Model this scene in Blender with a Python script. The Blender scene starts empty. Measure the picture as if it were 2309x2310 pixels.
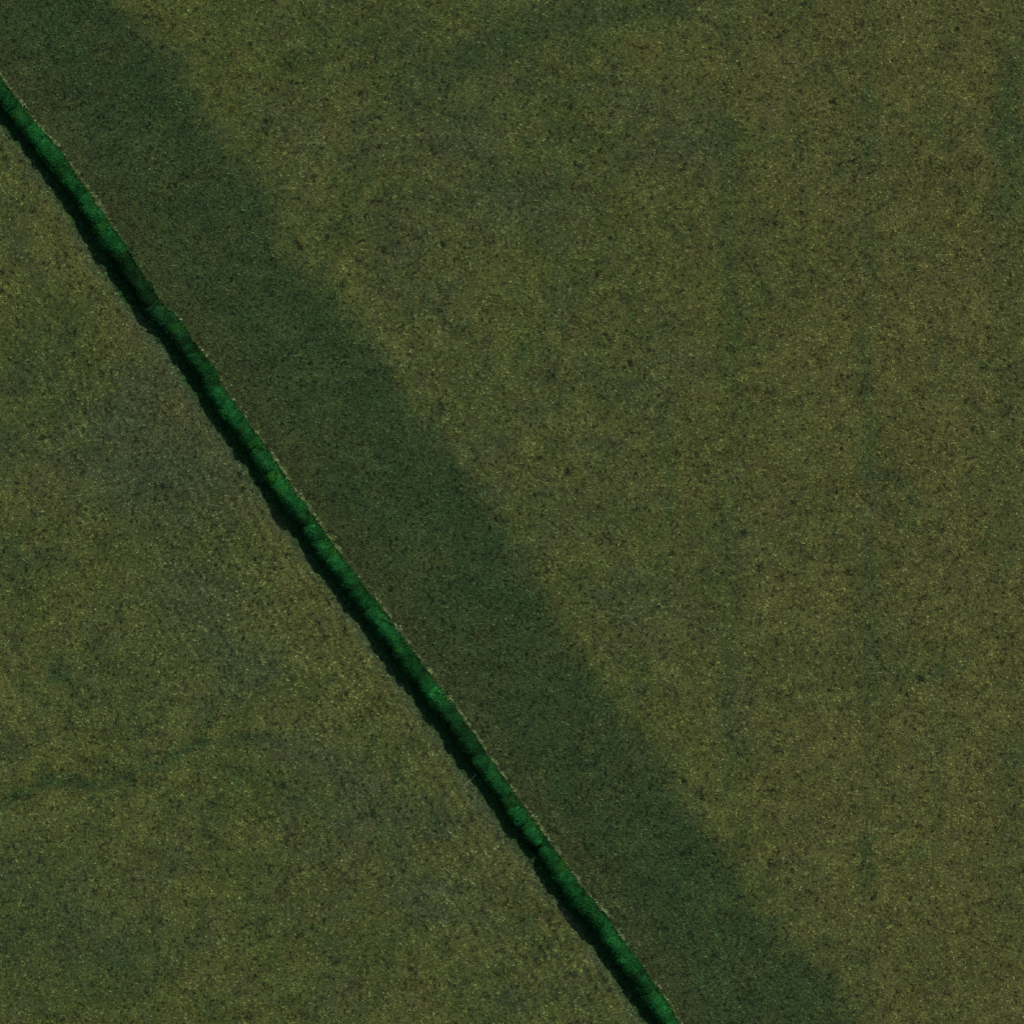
import bpy, math
import numpy as np
from mathutils import Vector

scene = bpy.context.scene
C = scene.collection
R = np.random.default_rng(41)

# ------------------------------------------------------------------ camera, sky, sun, exposure
SRC = 2310.0                      # reference grid used only to lay out the place in metres
S = 128.0 / SRC                   # metres per grid unit
CAM_H = 700.0
cam_data = bpy.data.cameras.new('camera')
cam = bpy.data.objects.new('camera', cam_data)
C.objects.link(cam)
cam.location = (0, 0, CAM_H)
cam.rotation_euler = (0, 0, 0)
cam_data.sensor_width = 36.0
cam_data.lens = 36.0 * CAM_H / 128.0
cam_data.clip_start = 1.0
cam_data.clip_end = 20000.0
scene.camera = cam

SUN_AZ, SUN_EL = 24.0, 43.0       # clockwise from north (up in the picture), height above the horizon
world = bpy.data.worlds.new('World')
scene.world = world
world.use_nodes = True
wn = world.node_tree.nodes
wl = world.node_tree.links
bg = wn['Background']
sky = wn.new('ShaderNodeTexSky')
sky.sky_type = 'NISHITA'
sky.sun_disc = False
sky.sun_elevation = math.radians(SUN_EL)
sky.sun_rotation = math.radians(SUN_AZ)
wl.new(sky.outputs[0], bg.inputs[0])
bg.inputs[1].default_value = 0.085
sun_data = bpy.data.lights.new('sun', 'SUN')
sun_data.energy = 3.2
sun_data.angle = math.radians(0.53)
sun_data.color = (1.0, 0.95, 0.87)
sun = bpy.data.objects.new('sun', sun_data)
C.objects.link(sun)
sdir = Vector((math.sin(math.radians(SUN_AZ)) * math.cos(math.radians(SUN_EL)),
               math.cos(math.radians(SUN_AZ)) * math.cos(math.radians(SUN_EL)),
               math.sin(math.radians(SUN_EL))))
sun.rotation_euler = sdir.to_track_quat('Z', 'Y').to_euler()
sun.location = sdir * 300
scene.view_settings.view_transform = 'Standard'
scene.view_settings.look = 'None'
scene.view_settings.exposure = 0.0
scene.view_settings.gamma = 1.0
scene.view_settings.use_curve_mapping = False

# ------------------------------------------------------------------ helpers
def tag(o, label=None, cat=None, group=None, kind=None):
    if label: o['label'] = label
    if cat: o['category'] = cat
    if group: o['group'] = group
    if kind: o['kind'] = kind
    return o

def mesh_np(name, verts, faces, color=None):
    """verts (n,3); faces (m,k) array of equal-size polygons; optional point colours (n,3)."""
    me = bpy.data.meshes.new(name)
    n, (m, k) = len(verts), faces.shape
    me.vertices.add(n)
    me.vertices.foreach_set('co', np.ascontiguousarray(verts, np.float32).ravel())
    me.loops.add(m * k)
    me.loops.foreach_set('vertex_index', np.ascontiguousarray(faces, np.int32).ravel())
    me.polygons.add(m)
    me.polygons.foreach_set('loop_start', np.arange(0, m * k, k, dtype=np.int32))
    me.update(calc_edges=True)
    if color is not None:
        at = me.color_attributes.new('tone', 'FLOAT_COLOR', 'POINT')
        rgba = np.ones((n, 4), np.float32)
        rgba[:, :3] = color
        at.data.foreach_set('color', rgba.ravel())
    me.validate()
    return me

def link(name, me, mat, parent=None):
    o = bpy.data.objects.new(name, me)
    C.objects.link(o)
    if mat is not None and len(me.materials) == 0:
        me.materials.append(mat)
    o.parent = parent
    return o

def lattice(seed, n=512):
    return np.random.default_rng(seed).random((n, n))

def vnoise(x, y, scale, seed):
    """smooth value noise, about 0..1, feature size = scale metres"""
    g = lattice(seed)
    u, v = x / scale + 200.37, y / scale + 190.71
    i, j = np.floor(u).astype(int), np.floor(v).astype(int)
    fu, fv = u - i, v - j
    fu, fv = fu * fu * (3 - 2 * fu), fv * fv * (3 - 2 * fv)
    n = g.shape[0]
    i0, i1, j0, j1 = i % n, (i + 1) % n, j % n, (j + 1) % n
    return (g[i0, j0] * (1 - fu) * (1 - fv) + g[i1, j0] * fu * (1 - fv) + g[i0, j1] * (1 - fu) * fv + g[i1, j1] * fu * fv)

def fbm(x, y, scale, seed, octaves=4, gain=0.55):
    t, a, w = 0, 1.0, 0
    for k in range(octaves):
        ca, sa = math.cos(k * 1.1 + .4), math.sin(k * 1.1 + .4)
        t = t + a * vnoise(ca * x - sa * y, sa * x + ca * y, scale / 2.03 ** k, seed + k)
        w += a
        a *= gain
    return t / w

def sstep(a, b, x):
    t = np.clip((x - a) / (b - a), 0, 1)
    return t * t * (3 - 2 * t)

def W(sx, sy):
    return ((np.asarray(sx, float) - 1154.5) * S, (1155.0 - np.asarray(sy, float)) * S)

# ------------------------------------------------------------------ where the hedge runs
edge_pts = np.array([(39, 220), (78, 269), (98, 295), (129, 326), (220, 455), (254, 510), (285, 549), (316, 602), (365, 679),
                     (409, 722), (440, 770), (481, 822), (505, 871), (538, 918), (564, 954), (606, 1013), (655, 1087),
                     (692, 1139), (720, 1178), (759, 1235), (813, 1305), (862, 1367), (920, 1450), (969, 1515), (1018, 1582),
                     (1070, 1652), (1099, 1699), (1143, 1758), (1179, 1810), (1212, 1859), (1264, 1929), (1297, 1976),
                     (1325, 2017), (1369, 2061), (1408, 2121), (1444, 2170), (1507, 2258), (1525, 2294)], float)
SL = 0.7165                       # run of the hedge: grid units east for every grid unit south
PF = 1 / math.sqrt(1 + SL * SL)
ex, ey = W(edge_pts[:, 0], edge_pts[:, 1])
order = np.argsort(ey)
exs, eys = ex[order], ey[order]
exs = np.concatenate([[exs[0] + SL * 3000], exs, [exs[-1] - SL * 3000]])
eys = np.concatenate([[eys[0] - 3000], eys, [eys[-1] + 3000]])
def xline(y):
    return np.interp(y, eys, exs)
def hedge_d(x, y):                # metres from the hedge's north-east edge, positive on the north-east side
    return (x - xline(y)) * PF

# ------------------------------------------------------------------ what grows where (surface colours, with hedge shade painted in at its foot)
def lin(c):
    c = np.asarray(c, float) / 255.0
    return np.where(c <= 0.04045, c / 12.92, ((c + 0.055) / 1.055) ** 2.4)

OLIVE, BRIGHT, GREY = (69, 76, 35), (79, 83, 42), (61, 68, 43)
SWATH, MARGIN, LUSH, RUST, VERGE = (44, 62, 33), (57, 63, 34), (32, 55, 29), (81, 75, 39), (63, 76, 53)
UNDER_SHADE, ASH = (22, 58, 20), (57, 67, 43)
K = 0.68                          # how bright a unit of albedo comes out under this sun
Q = 1.1957
PATCH = [  # x, y, rx, ry, angle, colour, strength
    (800, 250, 150, 110, 0, GREY, .5), (970, 400, 120, 60, -25, GREY, .6), (1290, 250, 110, 70, 0, GREY, .5), (760, 450, 60, 110, 10, GREY, .35),
    (1040, 250, 70, 90, 0, SWATH, .3), (640, 60, 170, 60, 0, SWATH, .4), (820, 190, 120, 70, 0, SWATH, .25),
    (1180, 700, 110, 80, 0, GREY, .35), (930, 830, 60, 80, 0, GREY, .35), (1090, 960, 100, 60, 0, GREY, .35), (1170, 1140, 130, 60, 0, GREY, .35),
    (1370, 1000, 60, 40, 0, SWATH, .25), (1600, 1270, 140, 80, 0, SWATH, .3), (1650, 300, 70, 35, 0, GREY, .4), (1390, 250, 60, 50, 0, SWATH, .3),
    (1632, 640, 12, 300, 0, SWATH, .42), (1636, 1000, 10, 260, 0, GREY, .6), (1905, 200, 26, 240, 0, SWATH, .45), (1376, 620, 12, 300, 0, SWATH, .4), (1376, 1320, 18, 240, 0, SWATH, .4), (1262, 900, 10, 240, 0, SWATH, .3),
    (1720, 860, 70, 60, 0, RUST, .4), (1750, 340, 80, 60, 0, RUST, .4), (1770, 560, 60, 60, 0, RUST, .35), (1690, 700, 60, 60, 0, RUST, .3),
    (1840, 450, 50, 60, 0, RUST, .3), (1450, 930, 30, 50, 0, RUST, .25), (1800, 1040, 60, 100, 0, RUST, .25), (1830, 760, 60, 120, 0, BRIGHT, .3),
    (1440, 1770, 40, 40, 0, BRIGHT, .3), (1700, 1600, 200, 120, 0, BRIGHT, .3), (1500, 800, 160, 200, 0, BRIGHT, .25),
    (250, 740, 70, 120, 30, ASH, .8), (320, 900, 150, 130, 30, ASH, .85), (220, 870, 80, 90, 0, ASH, .6), (390, 1180, 160, 90, 30, ASH, .6),
    (640, 1460, 120, 60, 20, ASH, .75), (560, 1600, 80, 60, 0, GREY, .35), (800, 1680, 110, 60, 20, ASH, .65), (960, 1880, 90, 40, 0, GREY, .45), (930, 1690, 70, 90, 0, GREY, .35),
    (60, 660, 70, 80, 0, SWATH, .55), (70, 790, 80, 50, 0, SWATH, .35), (450, 1230, 80, 45, 20, SWATH, .4), (250, 1310, 110, 70, 20, SWATH, .45),
    (40, 1080, 70, 50, 0, SWATH, .4), (120, 1270, 16, 40, -40, LUSH, .6), (480, 1470, 110, 30, 25, SWATH, .55), (60, 1720, 130, 120, 0, SWATH, .6),
    (460, 1690, 40, 80, 0, SWATH, .3), (200, 1830, 140, 50, 0, SWATH, .35), (400, 1560, 14, 100, 0, SWATH, .45), (620, 1540, 60, 30, 0, SWATH, .4),
    (760, 1560, 40, 90, 10, SWATH, .3), (700, 1780, 70, 40, 0, SWATH, .35), (900, 1550, 120, 40, 0, GREY, .4), (130, 1000, 140, 70, 0, OLIVE, .3),
]
STREAM = np.array([(-60, 1540), (0, 1515), (60, 1487), (130, 1468), (220, 1470), (290, 1440), (350, 1415), (430, 1392), (520, 1396)], float) * Q
RUNNEL = np.array([(850, 128), (900, 108), (960, 88), (1010, 62), (1060, 42), (1130, 34), (1210, 20), (1260, 10)], float) * Q

def poly_dist(x, y, pts):
    px, py = W(pts[:, 0], pts[:, 1])
    best = np.full(x.shape, 1e9)
    for a in range(len(px) - 1):
        dx, dy = px[a + 1] - px[a], py[a + 1] - py[a]
        t = np.clip(((x - px[a]) * dx + (y - py[a]) * dy) / (dx * dx + dy * dy), 0, 1)
        best = np.minimum(best, np.hypot(x - px[a] - t * dx, y - py[a] - t * dy))
    return best

def field_colour(x, y):
    d = hedge_d(x, y)
    along = -y / PF                                   # metres along the hedge, roughly
    c = np.empty(x.shape + (3,))
    c[...] = OLIVE
    def mix(col, w):
        nonlocal c
        w = np.clip(w, 0, 1)[..., None]
        c = c * (1 - w) + np.asarray(col, float) * w
    wob = (fbm(x, y, 9, 11) - .5)
    wob2 = (fbm(x, y, 2.6, 17, 5, .75) - .5)
    mix(BRIGHT, sstep(.40, .66, fbm(x, y, 12, 21, 6, .75)) * .6)
    mix(GREY, sstep(.46, .66, fbm(x, y, 6.5, 31, 6, .85)) * .5)
    mix(SWATH, sstep(.50, .68, fbm(x, y, 4.5, 41, 6, .85)) * .36)
    mix(RUST, sstep(.54, .70, fbm(x, y, 3.5, 51, 5, .8)) * .3)
    inside0 = sstep(0, 20, d)
    mix(BRIGHT, sstep(-9, -2.2, d + wob * 5) * sstep(0, -1.5, d) * .8)
    mix((82, 79, 41), sstep(12, 40, x + wob * 14) * inside0 * .4)
    inside = sstep(0, .3, d)
    ew = 16.8 + wob * 5.5 + wob2 * 3.0
    band = inside * sstep(2.8, -2.8, d - ew - .5)
    for (px, py, rx, ry, an, col, st) in PATCH:
        cx, cy = W(px * Q, py * Q)
        ux, uy = (x - cx) + wob2 * 5 + wob * 3, (y - cy) + wob * 5 - wob2 * 4
        ca, sa = math.cos(math.radians(-an)), math.sin(math.radians(-an))
        lx, ly = (ux * ca + uy * sa) / (rx * Q * S), (-ux * sa + uy * ca) / (ry * Q * S)
        mix(col, np.exp(-(lx * lx + ly * ly) * 1.1) * st * .85 * (.2 + 1.6 * fbm(x, y, 2.2, 63, 5, .8)))
    # the darker strip along the hedge, with its browner margin
    mix(SWATH, band * (.30 + 1.0 * fbm(x, y, 3.0, 65, 5, .85)))
    mix(MARGIN, band * sstep(6.0, .6, d + wob * 3) * .5)
    mix(MARGIN, band * sstep(.5, .66, fbm(x + .4 * along, y, 6, 71, 6, .8)) * .4)
    mix(LUSH, band * sstep(8, 15, d) * sstep(.45, .7, fbm(x, y, 6, 81)) * .25)
    # damp runnels with lusher grass
    for pts, wid, st in ((STREAM, .7, .55), (RUNNEL, 2.3, .42)):
        q = poly_dist(x + wob2 * 3.2, y + wob * 2.2 - wob2 * 2, pts)
        mix(LUSH, np.exp(-(q / wid) ** 2) * st * sstep(.25, .6, fbm(x, y, 2.2, 91, 4, .8) + .08))
    # drill lines running with the hedge
    ln = np.sin(d * 2 * math.pi / .95 + wob * 4) * sstep(.45, .65, fbm(x, y, 14, 101))
    c = c * (1 + .10 * ln * sstep(26, 10, np.abs(d)))[..., None]
    l2 = np.sin((d + .10 * along) * 2 * math.pi / 1.15 + wob * 5 + wob2 * 2)
    c = c * (1 + .15 * l2 * sstep(-34, -22, d) * sstep(-2, -6, d) * sstep(.38, .60, fbm(x, y, 10, 103)))[..., None]
    # old tramlines running up and down the open pasture
    for tx0, wd, st in ((1636, .55, .42), (1376, .6, .34), (1262, .5, .26), (1510, .5, .2), (1772, .5, .26), (1902, .9, .4)):
        q = x - W(tx0 * Q, 0)[0] + wob * .5
        mix(SWATH, np.exp(-(q / (wd * 1.8)) ** 2) * st * .6 * sstep(.32, .6, fbm(x * 0 + tx0, y, 11, 141, 4)) * sstep(18, 24, d))
    mix((88, 92, 58), np.exp(-((d - 2.4) / .16) ** 2) * np.exp(-((y + 42) / 9) ** 2) * .6)   # a pale wheel mark by the hedge
    # patchy sward: thicker and thinner growth, and faint darker trails through it
    c = c * (1 + .34 * (fbm(x, y, 1.5, 111, 4, .8) - .5))[..., None]
    rd = fbm(x + wob2 * 2, y, 5.5, 121, 4, .6)
    mix(LUSH, np.exp(-((rd - .5) / .022) ** 2) * sstep(.46, .64, fbm(x, y, 9, 131)) * .42)
    # verge on the south-west foot of the hedge and dark green undergrowth with the hedge's shadow painted in
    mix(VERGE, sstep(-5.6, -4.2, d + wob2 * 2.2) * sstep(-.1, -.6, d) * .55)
    mix(UNDER_SHADE, sstep(-4.3, -3.2, d + wob2 * .9) * sstep(.1, -.3, d) * .9)
    return lin(np.clip(c, 0, 255)) / K

# ------------------------------------------------------------------ materials
def new_mat(name):
    m = bpy.data.materials.new(name)
    m.use_nodes = True
    nt = m.node_tree
    b = nt.nodes['Principled BSDF']
    b.inputs['Roughness'].default_value = .9
    b.inputs['Specular IOR Level'].default_value = .1
    return m, nt, b

def mixrgb(nt, mode, fac):
    n = nt.nodes.new('ShaderNodeMix')
    n.data_type = 'RGBA'
    n.blend_type = mode
    n.inputs[0].default_value = fac
    return n

def mat_ground():
    m, nt, b = new_mat('turf')
    at = nt.nodes.new('ShaderNodeAttribute'); at.attribute_name = 'tone'
    tc = nt.nodes.new('ShaderNodeTexCoord')
    n1 = nt.nodes.new('ShaderNodeTexNoise'); n1.inputs['Scale'].default_value = 3.4; n1.inputs['Detail'].default_value = 5
    n1.inputs['Roughness'].default_value = .75
    nt.links.new(tc.outputs['Object'], n1.inputs['Vector'])
    r = nt.nodes.new('ShaderNodeMapRange')
    r.inputs['From Min'].default_value = .3; r.inputs['From Max'].default_value = .7
    r.inputs['To Min'].default_value = .10; r.inputs['To Max'].default_value = 1.35
    nt.links.new(n1.outputs['Fac'], r.inputs['Value'])
    mx = mixrgb(nt, 'MULTIPLY', 1)
    nt.links.new(at.outputs['Color'], mx.inputs[6])
    nt.links.new(r.outputs['Result'], mx.inputs[7])
    nt.links.new(mx.outputs[2], b.inputs['Base Color'])
    bp = nt.nodes.new('ShaderNodeBump'); bp.inputs['Strength'].default_value = .6; bp.inputs['Distance'].default_value = .08
    nt.links.new(n1.outputs['Fac'], bp.inputs['Height'])
    nt.links.new(bp.outputs['Normal'], b.inputs['Normal'])
    return m

def mat_tone(name, rough=.85, spec=.15):
    m, nt, b = new_mat(name)
    at = nt.nodes.new('ShaderNodeAttribute'); at.attribute_name = 'tone'
    nt.links.new(at.outputs['Color'], b.inputs['Base Color'])
    b.inputs['Roughness'].default_value = rough
    b.inputs['Specular IOR Level'].default_value = spec
    return m

def mat_leaf():
    m, nt, b = new_mat('hedge_leaf')
    at = nt.nodes.new('ShaderNodeAttribute'); at.attribute_name = 'tone'
    oi = nt.nodes.new('ShaderNodeObjectInfo')
    tc = nt.nodes.new('ShaderNodeTexCoord')
    no = nt.nodes.new('ShaderNodeTexNoise'); no.inputs['Scale'].default_value = 1.6; no.inputs['Detail'].default_value = 2
    nt.links.new(tc.outputs['Object'], no.inputs['Vector'])
    mx = mixrgb(nt, 'MULTIPLY', 1)
    nt.links.new(oi.outputs['Color'], mx.inputs[6])
    nt.links.new(at.outputs['Color'], mx.inputs[7])
    nt.links.new(mx.outputs[2], b.inputs['Base Color'])
    b.inputs['Roughness'].default_value = .8
    b.inputs['Specular IOR Level'].default_value = .06
    return m

def mat_bark(name, c0, c1, scale):
    m, nt, b = new_mat(name)
    tc = nt.nodes.new('ShaderNodeTexCoord')
    no = nt.nodes.new('ShaderNodeTexNoise'); no.inputs['Scale'].default_value = scale; no.inputs['Detail'].default_value = 4
    nt.links.new(tc.outputs['Object'], no.inputs['Vector'])
    mx = mixrgb(nt, 'MIX', .5)
    mx.inputs[6].default_value = (*c0, 1); mx.inputs[7].default_value = (*c1, 1)
    nt.links.new(no.outputs['Fac'], mx.inputs[0])
    nt.links.new(mx.outputs[2], b.inputs['Base Color'])
    return m

M_GROUND, M_GRASS, M_LEAF = mat_ground(), mat_tone('grass_blade'), mat_leaf()
M_STEM = mat_bark('hedge_stem', (.06, .045, .03), (.12, .09, .06), 8)
M_DEAD = mat_bark('bleached_wood', (.14, .15, .09), (.20, .21, .13), 12)
M_RUSH = mat_tone('rush_blade')

# ------------------------------------------------------------------ ground: one sheet to the horizon
def relief(x, y):
    return ((fbm(x, y, 12, 201) - .5) * .5 + (fbm(x, y, 2.6, 207, 3, .6) - .5) * .30) * sstep(400, 90, np.hypot(x, y))

far = np.array([90, 110, 140, 190, 260, 380, 600, 1000, 1800, 3200, 6000.])
axis = np.concatenate([-far[::-1], np.arange(-78, 78.01, .5), far])
gx, gy = np.meshgrid(axis, axis, indexing='ij')
n = len(axis)
gv = np.stack([gx.ravel(), gy.ravel(), relief(gx, gy).ravel()], 1)
ii, jj = np.meshgrid(np.arange(n - 1), np.arange(n - 1), indexing='ij')
a = (ii * n + jj).ravel()
gf = np.stack([a, a + n, a + n + 1, a + 1], 1)
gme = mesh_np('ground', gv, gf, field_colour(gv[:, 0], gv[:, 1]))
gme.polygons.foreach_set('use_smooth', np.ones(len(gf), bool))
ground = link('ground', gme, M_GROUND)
tag(ground, kind='structure')

# ------------------------------------------------------------------ grass: tufts of blades
def tuft_mesh(name, x, y, col, blades, length, height, width, zoff=0.0):
    """every tuft: a rosette of leaning blades, each blade one triangle, all tufts in one mesh"""
    N = len(x)
    z = relief(x, y)
    grain = np.clip(-.56 + 2.35 * vnoise(x, y, .32, 331) + .78 * vnoise(.8 * x - .6 * y, .6 * x + .8 * y, .75, 332), .18, 2.1)
    th = R.random((N, 1)) * 6.283 + np.arange(blades)[None] * (6.283 / blades) + R.normal(0, .35, (N, blades))
    sc = R.uniform(.65, 1.35, (N, 1))
    L = length * sc * R.uniform(.6, 1.25, (N, blades))
    Hh = height * sc * (.4 + .6 * grain[:, None]) * R.uniform(.4, 1.4, (N, blades))
    wd = width * R.uniform(.7, 1.3, (N, blades))
    ct, st = np.cos(th), np.sin(th)
    bx, by = x[:, None] + R.normal(0, .03, (N, blades)), y[:, None] + R.normal(0, .03, (N, blades))
    v = np.empty((N, blades, 3, 3), np.float32)
    v[:, :, 0, 0] = bx - st * wd; v[:, :, 0, 1] = by + ct * wd
    v[:, :, 1, 0] = bx + st * wd; v[:, :, 1, 1] = by - ct * wd
    v[:, :, 2, 0] = bx + ct * L; v[:, :, 2, 1] = by + st * L
    v[:, :, 0, 2] = v[:, :, 1, 2] = z[:, None] + .01 + zoff
    v[:, :, 2, 2] = z[:, None] + Hh + zoff
    tone = (col[:, None, :] * (np.clip(R.normal(1.02, .28, (N, 1, 1)), .3, 1.6) * grain[:, None, None]) * np.exp(R.normal(0, .10, (N, blades, 1))))
    tone = tone * (1 + R.normal(0, .05, (N, 1, 3)))
    cc = np.repeat(tone[:, :, None, :], 3, 2).reshape(-1, 3)
    f = np.arange(N * blades * 3, dtype=np.int32).reshape(-1, 3)
    return mesh_np(name, v.reshape(-1, 3), f, np.clip(cc, 0.002, .6))

EXT = 75.0
NT = int((2 * EXT) ** 2 * 16)
tx, ty = R.uniform(-EXT, EXT, NT), R.uniform(-EXT, EXT, NT)
td = hedge_d(tx, ty)
dens = .30 + .62 * vnoise(tx, ty, .4, 301) + .5 * fbm(tx, ty, 1.3, 302, 2)
keep = (R.random(NT) < dens) & ((td > .15) | (td < -2.6))
tx, ty, td = tx[keep], ty[keep], td[keep]
tc_ = field_colour(tx + R.normal(0, .24, len(tx)), ty + R.normal(0, .24, len(tx)))
ewt = 17.5 + (fbm(tx, ty, 9, 11) - .5) * 5.5
for nm, sel, lab, ht in (
        ('pasture_grass', td > ewt, 'open olive green pasture grass north-east of the dark strip', .085),
        ('strip_grass', (td > 0) & (td <= ewt), 'darker green strip of grass along the north-east side of the hedge', .13),
        ('meadow_grass', td < 0, 'yellowish green grass of the field south-west of the hedge', .085)):
    me = tuft_mesh(nm, tx[sel], ty[sel], tc_[sel], 4, .16, ht, .066)
    tag(link(nm, me, M_GRASS), lab, 'grass', kind='stuff')

# pale dry seam of grass along the hedge's north-east foot
NS = 17000
sy_ = R.uniform(-95, 95, NS)
sd = .12 + R.normal(0, .075, NS) * (.4 + 1.9 * vnoise(sy_, sy_ * 0, 1.3, 341))
sx_ = xline(sy_) + sd / PF
pw = fbm(sx_ * 0 + sy_, sy_ * 0, 5, 321, 4)
pw = .03 + .62 * sstep(.44, .72, pw - .06 + .32 * np.exp(-((sy_ + 18) / 20) ** 2))
keep = R.random(NS) < pw * (.25 + 1.3 * sstep(.3, .7, vnoise(sy_, sy_ * 0, .8, 343)))
sx_, sy_ = sx_[keep], sy_[keep]
scol = lin((104, 118, 76)) / K * np.ones((len(sx_), 1))
me = tuft_mesh('dry_grass_seam', sx_, sy_, scol, 5, .16, .22, .035)
tag(link('dry_grass_seam', me, M_GRASS), 'thin pale seam of dry grass along the north-east foot of the hedge', 'dry grass', kind='stuff')

# ------------------------------------------------------------------ hedge
def shrub_mesh(seed):
    r = np.random.default_rng(seed)
    n = 2300
    u = r.normal(size=(n, 3))
    u /= np.linalg.norm(u, axis=1)[:, None]
    u[:, 2] = np.where(u[:, 2] < -.35, -u[:, 2], u[:, 2])
    # lobed, box-ish crown
    rad = np.ones(n)
    for k in range(9):
        q = r.normal(size=3); q /= np.linalg.norm(q); q[2] = abs(q[2])
        rad += r.uniform(-.15, .15) * np.exp(-((1 - u @ q) / .10))
    p = np.sign(u) * np.abs(u) ** .85 * rad[:, None]
    depth = 1 - .42 * r.random(n) ** 2.2
    p *= depth[:, None]
    pos = p * np.array([1.0, 1.05, 1.14]) + np.array([0, 0, 1.12])
    pos[:, 0] *= 1.36 - .50 * np.clip(pos[:, 2] / 2.2, 0, 1)
    pos[:, 2] = np.maximum(pos[:, 2], .08)
    nrm = u + r.normal(0, .42, (n, 3)); nrm /= np.linalg.norm(nrm, axis=1)[:, None]
    t1 = np.cross(nrm, r.normal(size=(n, 3))); t1 /= np.linalg.norm(t1, axis=1)[:, None]
    t2 = np.cross(nrm, t1)
    la, lb = r.uniform(.085, .165, (n, 1)), r.uniform(.055, .095, (n, 1))
    v = np.stack([pos - t1 * la, pos - t2 * lb + nrm * .012, pos + t1 * la, pos + t2 * lb + nrm * .012], 1)
    lob = np.zeros((n, 1))
    for k in range(12):
        q = r.normal(size=3); q /= np.linalg.norm(q); q[2] = abs(q[2])
        lob[:, 0] += r.normal(0, .34) * np.exp(-((1 - u @ q) / .08))
    tone = np.exp(lob + r.normal(0, .25, (n, 1))) * np.ones((1, 3)) * (1 + r.normal(0, .07, (n, 3)))
    return mesh_np('shrub', v.reshape(-1, 3), np.arange(n * 4).reshape(-1, 4), np.repeat(tone, 4, 0))

def tube(path, radii, sides=6):
    path = np.asarray(path, float)
    vs = []
    for k in range(len(path)):
        t = path[min(k + 1, len(path) - 1)] - path[max(k - 1, 0)]
        t /= np.linalg.norm(t)
        a1 = np.cross(t, (0.31, .2, .93)); a1 /= np.linalg.norm(a1)
        a2 = np.cross(t, a1)
        for s in range(sides):
            an = 6.2832 * s / sides
            vs.append(path[k] + radii[k] * (math.cos(an) * a1 + math.sin(an) * a2))
    fs = []
    for k in range(len(path) - 1):
        for s in range(sides):
            fs.append((k * sides + s, k * sides + (s + 1) % sides, (k + 1) * sides + (s + 1) % sides, (k + 1) * sides + s))
    return np.array(vs), np.array(fs)

def join(parts):
    V, F, o = [], [], 0
    for v, f in parts:
        V.append(v); F.append(f + o); o += len(v)
    return np.concatenate(V), np.concatenate(F)

def stem_mesh(seed):
    r = np.random.default_rng(seed)
    ps = []
    for k in range(4):
        a_ = r.random() * 6.28
        p0 = np.array([.10 * math.cos(a_), .10 * math.sin(a_), -.12])
        p2 = np.array([.55 * math.cos(a_), .5 * math.sin(a_), 1.5])
        ps.append(tube([p0, p0 * .5 + p2 * .5 + r.normal(0, .06, 3), p2], [.045, .032, .012]))
    v, f = join(ps)
    return mesh_np('stem', v, f)

hedge = bpy.data.objects.new('hedge', None)
C.objects.link(hedge)
hedge.location = (float(xline(0.0)) - 1.5, 0, 0)
tag(hedge, 'long dense dark green hedge running diagonally between the two grass fields', 'hedge')
shrubs = [shrub_mesh(500 + k) for k in range(9)]
stems = [stem_mesh(600 + k) for k in range(3)]
for m_ in shrubs: m_.materials.append(M_LEAF)
for m_ in stems: m_.materials.append(M_STEM)
hr = np.random.default_rng(77)
HB = math.atan2(-1, SL)                                # bearing of the hedge in the ground plane
normal_ang = HB + math.pi / 2                          # across the hedge, to the north-east
step = .66
tw = np.cumsum(hr.normal(0, .11, 600)); tw = tw - np.convolve(tw, np.ones(25) / 25, 'same')
ww = np.cumsum(hr.normal(0, .07, 600)); ww = ww - np.convolve(ww, np.ones(15) / 15, 'same')
hw = np.cumsum(hr.normal(0, .06, 600)); hw = hw - np.convolve(hw, np.ones(17) / 17, 'same')
gap_y = W(0, 1896)[1]
low_ys = [W(0, v)[1] for v in (309, 1010, 1052, 1842)]
y = 92.0
BASE = np.array([.0095, .082, .0165])
k = 0
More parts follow.
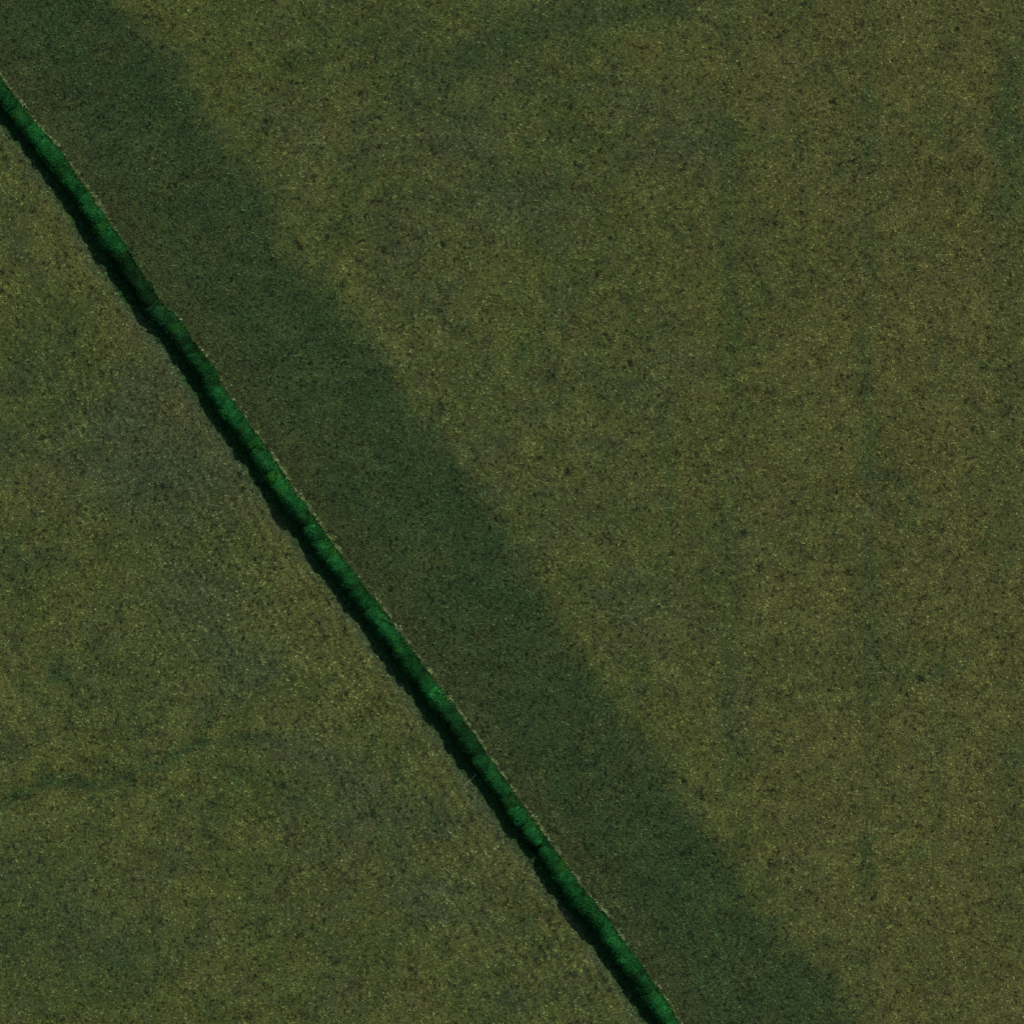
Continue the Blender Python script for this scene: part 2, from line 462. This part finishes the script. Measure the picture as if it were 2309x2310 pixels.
while y > -92:
    y -= step * PF * hr.uniform(.85, 1.15)
    sysrc = 1155 - y / S
    wide = 1.0 + .05 * hr.normal() + .5 * float(ww[k + 40])
    h = 1.0 + .03 * hr.normal() + float(hw[k + 40]) + .05 * math.sin(y * .23)
    tint = BASE * np.exp(hr.normal(0, .06) + 1.5 * float(tw[k + 40]))
    if hr.random() < .10: tint = tint * np.array([1.5, .95, .6])          # yellower bushes
    if hr.random() < .12: tint = tint * np.array([1.0, .7, .72])           # darker leaved bushes
    if 560 < sysrc < 770: tint = tint * np.array([.7, .42, .52]); wide *= 1.08; h *= .96
    if 1590 < sysrc < 1690: tint = tint * np.array([.8, .6, .65])
    for ly in low_ys:
        if abs(y - ly) < .55: h *= .68
    if hr.random() < .09: h *= .74; tint = tint * np.array([.8, .85, .8])
    if abs(y - gap_y) < .75: h = .26; wide *= .95; tint = BASE * .4  # low shrub in the gap, leaf colour darkened to paint the notch's shade
    off = -1.34 + hr.normal(0, .07) + .35 * float(ww[k + 45])
    cx = float(xline(y)) + math.cos(normal_ang) * off
    cy = y + math.sin(normal_ang) * off
    o = bpy.data.objects.new('shrub', shrubs[int(hr.integers(len(shrubs)))])
    C.objects.link(o)
    o.parent = hedge
    o.location = (cx - hedge.location.x, cy - hedge.location.y, float(relief(np.array([cx]), np.array([cy]))[0]) - .03)
    o.rotation_euler = (0, 0, normal_ang + (math.pi if hr.random() < .5 else 0) + hr.normal(0, .16))
    o.scale = (1.0 * wide, 1.0 + .1 * hr.random(), h)
    tint[0] = min(tint[0], tint[1] * .20)
    tint = np.maximum(tint, BASE * .33)
    o.color = (*[float(min(v, .2)) for v in tint], 1)
    s = bpy.data.objects.new('stem', stems[k % 3])
    C.objects.link(s)
    s.parent = o
    k += 1

# ------------------------------------------------------------------ rush and weed clumps standing in the grass
def clump_mesh(seed, rx, ry, h, n, dark):
    r = np.random.default_rng(seed)
    x, y = r.normal(0, rx * .40, n), r.normal(0, ry * .40, n)
    th = r.random(n) * 6.283
    ln_ = r.uniform(.08, .30, n)
    hh = h * r.uniform(.5, 1.15, n) * np.exp(-((x / rx) ** 2 + (y / ry) ** 2) * .5)
    w = r.uniform(.02, .05, n)
    v = np.empty((n, 4, 3))
    ct, st = np.cos(th), np.sin(th)
    v[:, 0] = np.stack([x - st * w * .5, y + ct * w * .5, 0 * x - .03], 1)
    v[:, 1] = np.stack([x + st * w * .5, y - ct * w * .5, 0 * x - .03], 1)
    v[:, 2] = np.stack([x + ct * ln_ * .6 + st * w, y + st * ln_ * .6 - ct * w, hh * .75], 1)
    v[:, 3] = np.stack([x + ct * ln_, y + st * ln_, hh], 1)
    tone = np.array(dark)[None] * np.exp(r.normal(0, .25, (n, 1)))
    return mesh_np('rush_clump', v.reshape(-1, 3), np.arange(n * 4).reshape(-1, 4), np.repeat(tone, 4, 0))

DK, DG = (.036, .049, .019), (.028, .051, .020)
CLUMPS = [
    (854, 331, .42, .42, 0, DK, 'small round dark rush clump alone in the olive pasture near the top'),
    (601, 273, .38, .25, 0, DK, 'small dark clump just inside the pasture beside a grey patch, top left'),
    (651, 143, .30, 1.1, 35, DK, 'slim slanting dark rush clump at the top, left of the grey-brown patch'),
    (676, 555, .28, .95, 35, DK, 'slim slanting dark clump on the strip border, upper left of the picture'),
    (867, 561, .42, .35, 0, DK, 'small dark clump in the olive grass right of the slanting border clump'),
    (1001, 551, .5, .45, 0, DG, 'broad dark green rush clump in the upper middle of the pasture'),
    (813, 209, .32, .3, 0, DK, 'little dark tuft in the grey-brown patch near the top'),
    (740, 534, .3, .22, 0, DK, 'tiny dark tuft between two dark clumps near the strip border'),
    (1287, 240, .4, .5, 0, DK, 'dark tuft in the pasture right of the lush green runnel'),
    (1878, 228, .5, .3, 0, DK, 'flat dark tuft near the top right of the pasture'),
    (1926, 362, .55, .38, 0, DG, 'wide low dark rush clump in the upper right of the pasture'),
    (1747, 503, .35, .5, 30, DK, 'small slanting dark tuft below the wide rush clump, upper right'),
    (1834, 613, .6, .25, -35, DK, 'thin dark tuft leaning up right in the right-hand pasture'),
    (2159, 64, .4, .3, 0, DK, 'small dark tuft in the far upper right corner of the pasture'),
    (97, 986, .6, .3, 0, DK, 'low dark clump by the left edge in the south-west field'),
    (540, 1068, .32, .3, 0, DK, 'upper of two dark tufts on the pale verge beside the hedge'),
    (549, 1102, .3, .3, 0, DK, 'lower of two dark tufts on the pale verge beside the hedge'),
    (994, 911, .3, .8, 35, DG, 'slim dark green clump in the centre just outside the dark strip'),
    (1216, 1033, .45, .35, 0, DK, 'dark clump in the pasture right of the centre of the picture'),
    (1280, 1062, .35, .6, 30, DK, 'dark leaning clump right below the centre clump in the pasture'),
    (1421, 820, .4, .5, 0, DG, 'dark green clump in the open pasture right of the centre'),
    (1712, 1276, .6, .35, 20, DG, 'dark green spreading clump in the lush patch, right half of the pasture'),
    (1911, 1288, .45, .4, 0, DK, 'small dark clump right of the lush patch in the pasture'),
    (1675, 1201, .7, .4, -10, DG, 'low dark clump at the upper rim of the lush patch'),
    (2076, 1529, .8, .35, -40, DG, 'dark green clump leaning up right near the right edge'),
    (37, 1796, .7, .35, -30, DG, 'dark rushes at the left end of the lush green runnel'),
    (638, 1771, .7, .45, 0, DG, 'dark green rush clump in the south-west field, lower middle'),
    (927, 2185, .6, .3, 0, DK, 'dark low clump near the bottom between grey grass and the hedge'),
    (840, 1833, .35, .8, 20, DG, 'narrow upright dark green clump in the south-west field near the hedge'),
    (1544, 1761, .28, .8, 35, DK, 'slim slanting dark clump on the strip border, lower right'),
    (1584, 1796, .3, .35, 0, DK, 'small dark tuft just below the slim border clump, lower right'),
    (1735, 1945, .25, .6, 30, DK, 'short slanting dark tuft on the strip border near the bottom right'),
    (1613, 2156, .3, .8, 40, DK, 'slanting dark clump inside the dark strip at the bottom'),
    (1869, 2202, .35, .3, 30, DK, 'little dark tuft on the strip border at the bottom right'),
    (1969, 2024, .55, .25, 15, DK, 'flat dark tuft in the lower right pasture'),
]
for i, (sx, sy, rx, ry, an, col, lab) in enumerate(CLUMPS):
    wx, wy = W(sx, sy)
    wx, wy = float(wx), float(wy)
    me = clump_mesh(900 + i, rx * 1.05, ry * 1.05, .24, int(60 + 190 * rx * ry), col)
    o = link('rush_clump', me, M_RUSH)
    o.location = (wx, wy, float(relief(np.array([wx]), np.array([wy]))[0]))
    o.rotation_euler = (0, 0, math.radians(an))
    tag(o, lab, 'rush clump', 'dark rush clumps in the grass')

# ------------------------------------------------------------------ bleached branch lying out from the hedge
bx0, by0 = (float(v) for v in W(1070, 1750))
bx1, by1 = (float(v) for v in W(1038, 1782))
dx, dy = bx1 - bx0, by1 - by0
zz = float(relief(np.array([bx0]), np.array([by0]))[0])
def bp(t, s=0., z=.09):
    return (dx * t - dy * s, dy * t + dx * s, z)
root = bpy.data.objects.new('fallen_branch', None)
C.objects.link(root)
root.location = (bx0, by0, zz)
tag(root, 'pale bleached bare branch lying on the grass against the hedge shadow', 'branch')
v, f = tube([bp(-.15), bp(.2, .03), bp(.5, -.02, .10), bp(.8, .03), bp(1.0, .0)], [.10, .09, .08, .06, .03], 8)
link('limb', mesh_np('limb', v, f), M_DEAD, root)
for t, s, l in ((.35, .22, .28), (.6, -.18, .2), (.75, .16, .15)):
    v, f = tube([bp(t), bp(t + l * .6, s * .6, .12), bp(t + l, s, .08)], [.035, .025, .01], 6)
    link('twig', mesh_np('twig', v, f), M_DEAD, root)

for o in bpy.data.objects:
    o.select_set(False)
print('objects', len(bpy.data.objects), 'tufts', len(tx), 'tris', sum(len(m.polygons) for m in bpy.data.meshes))
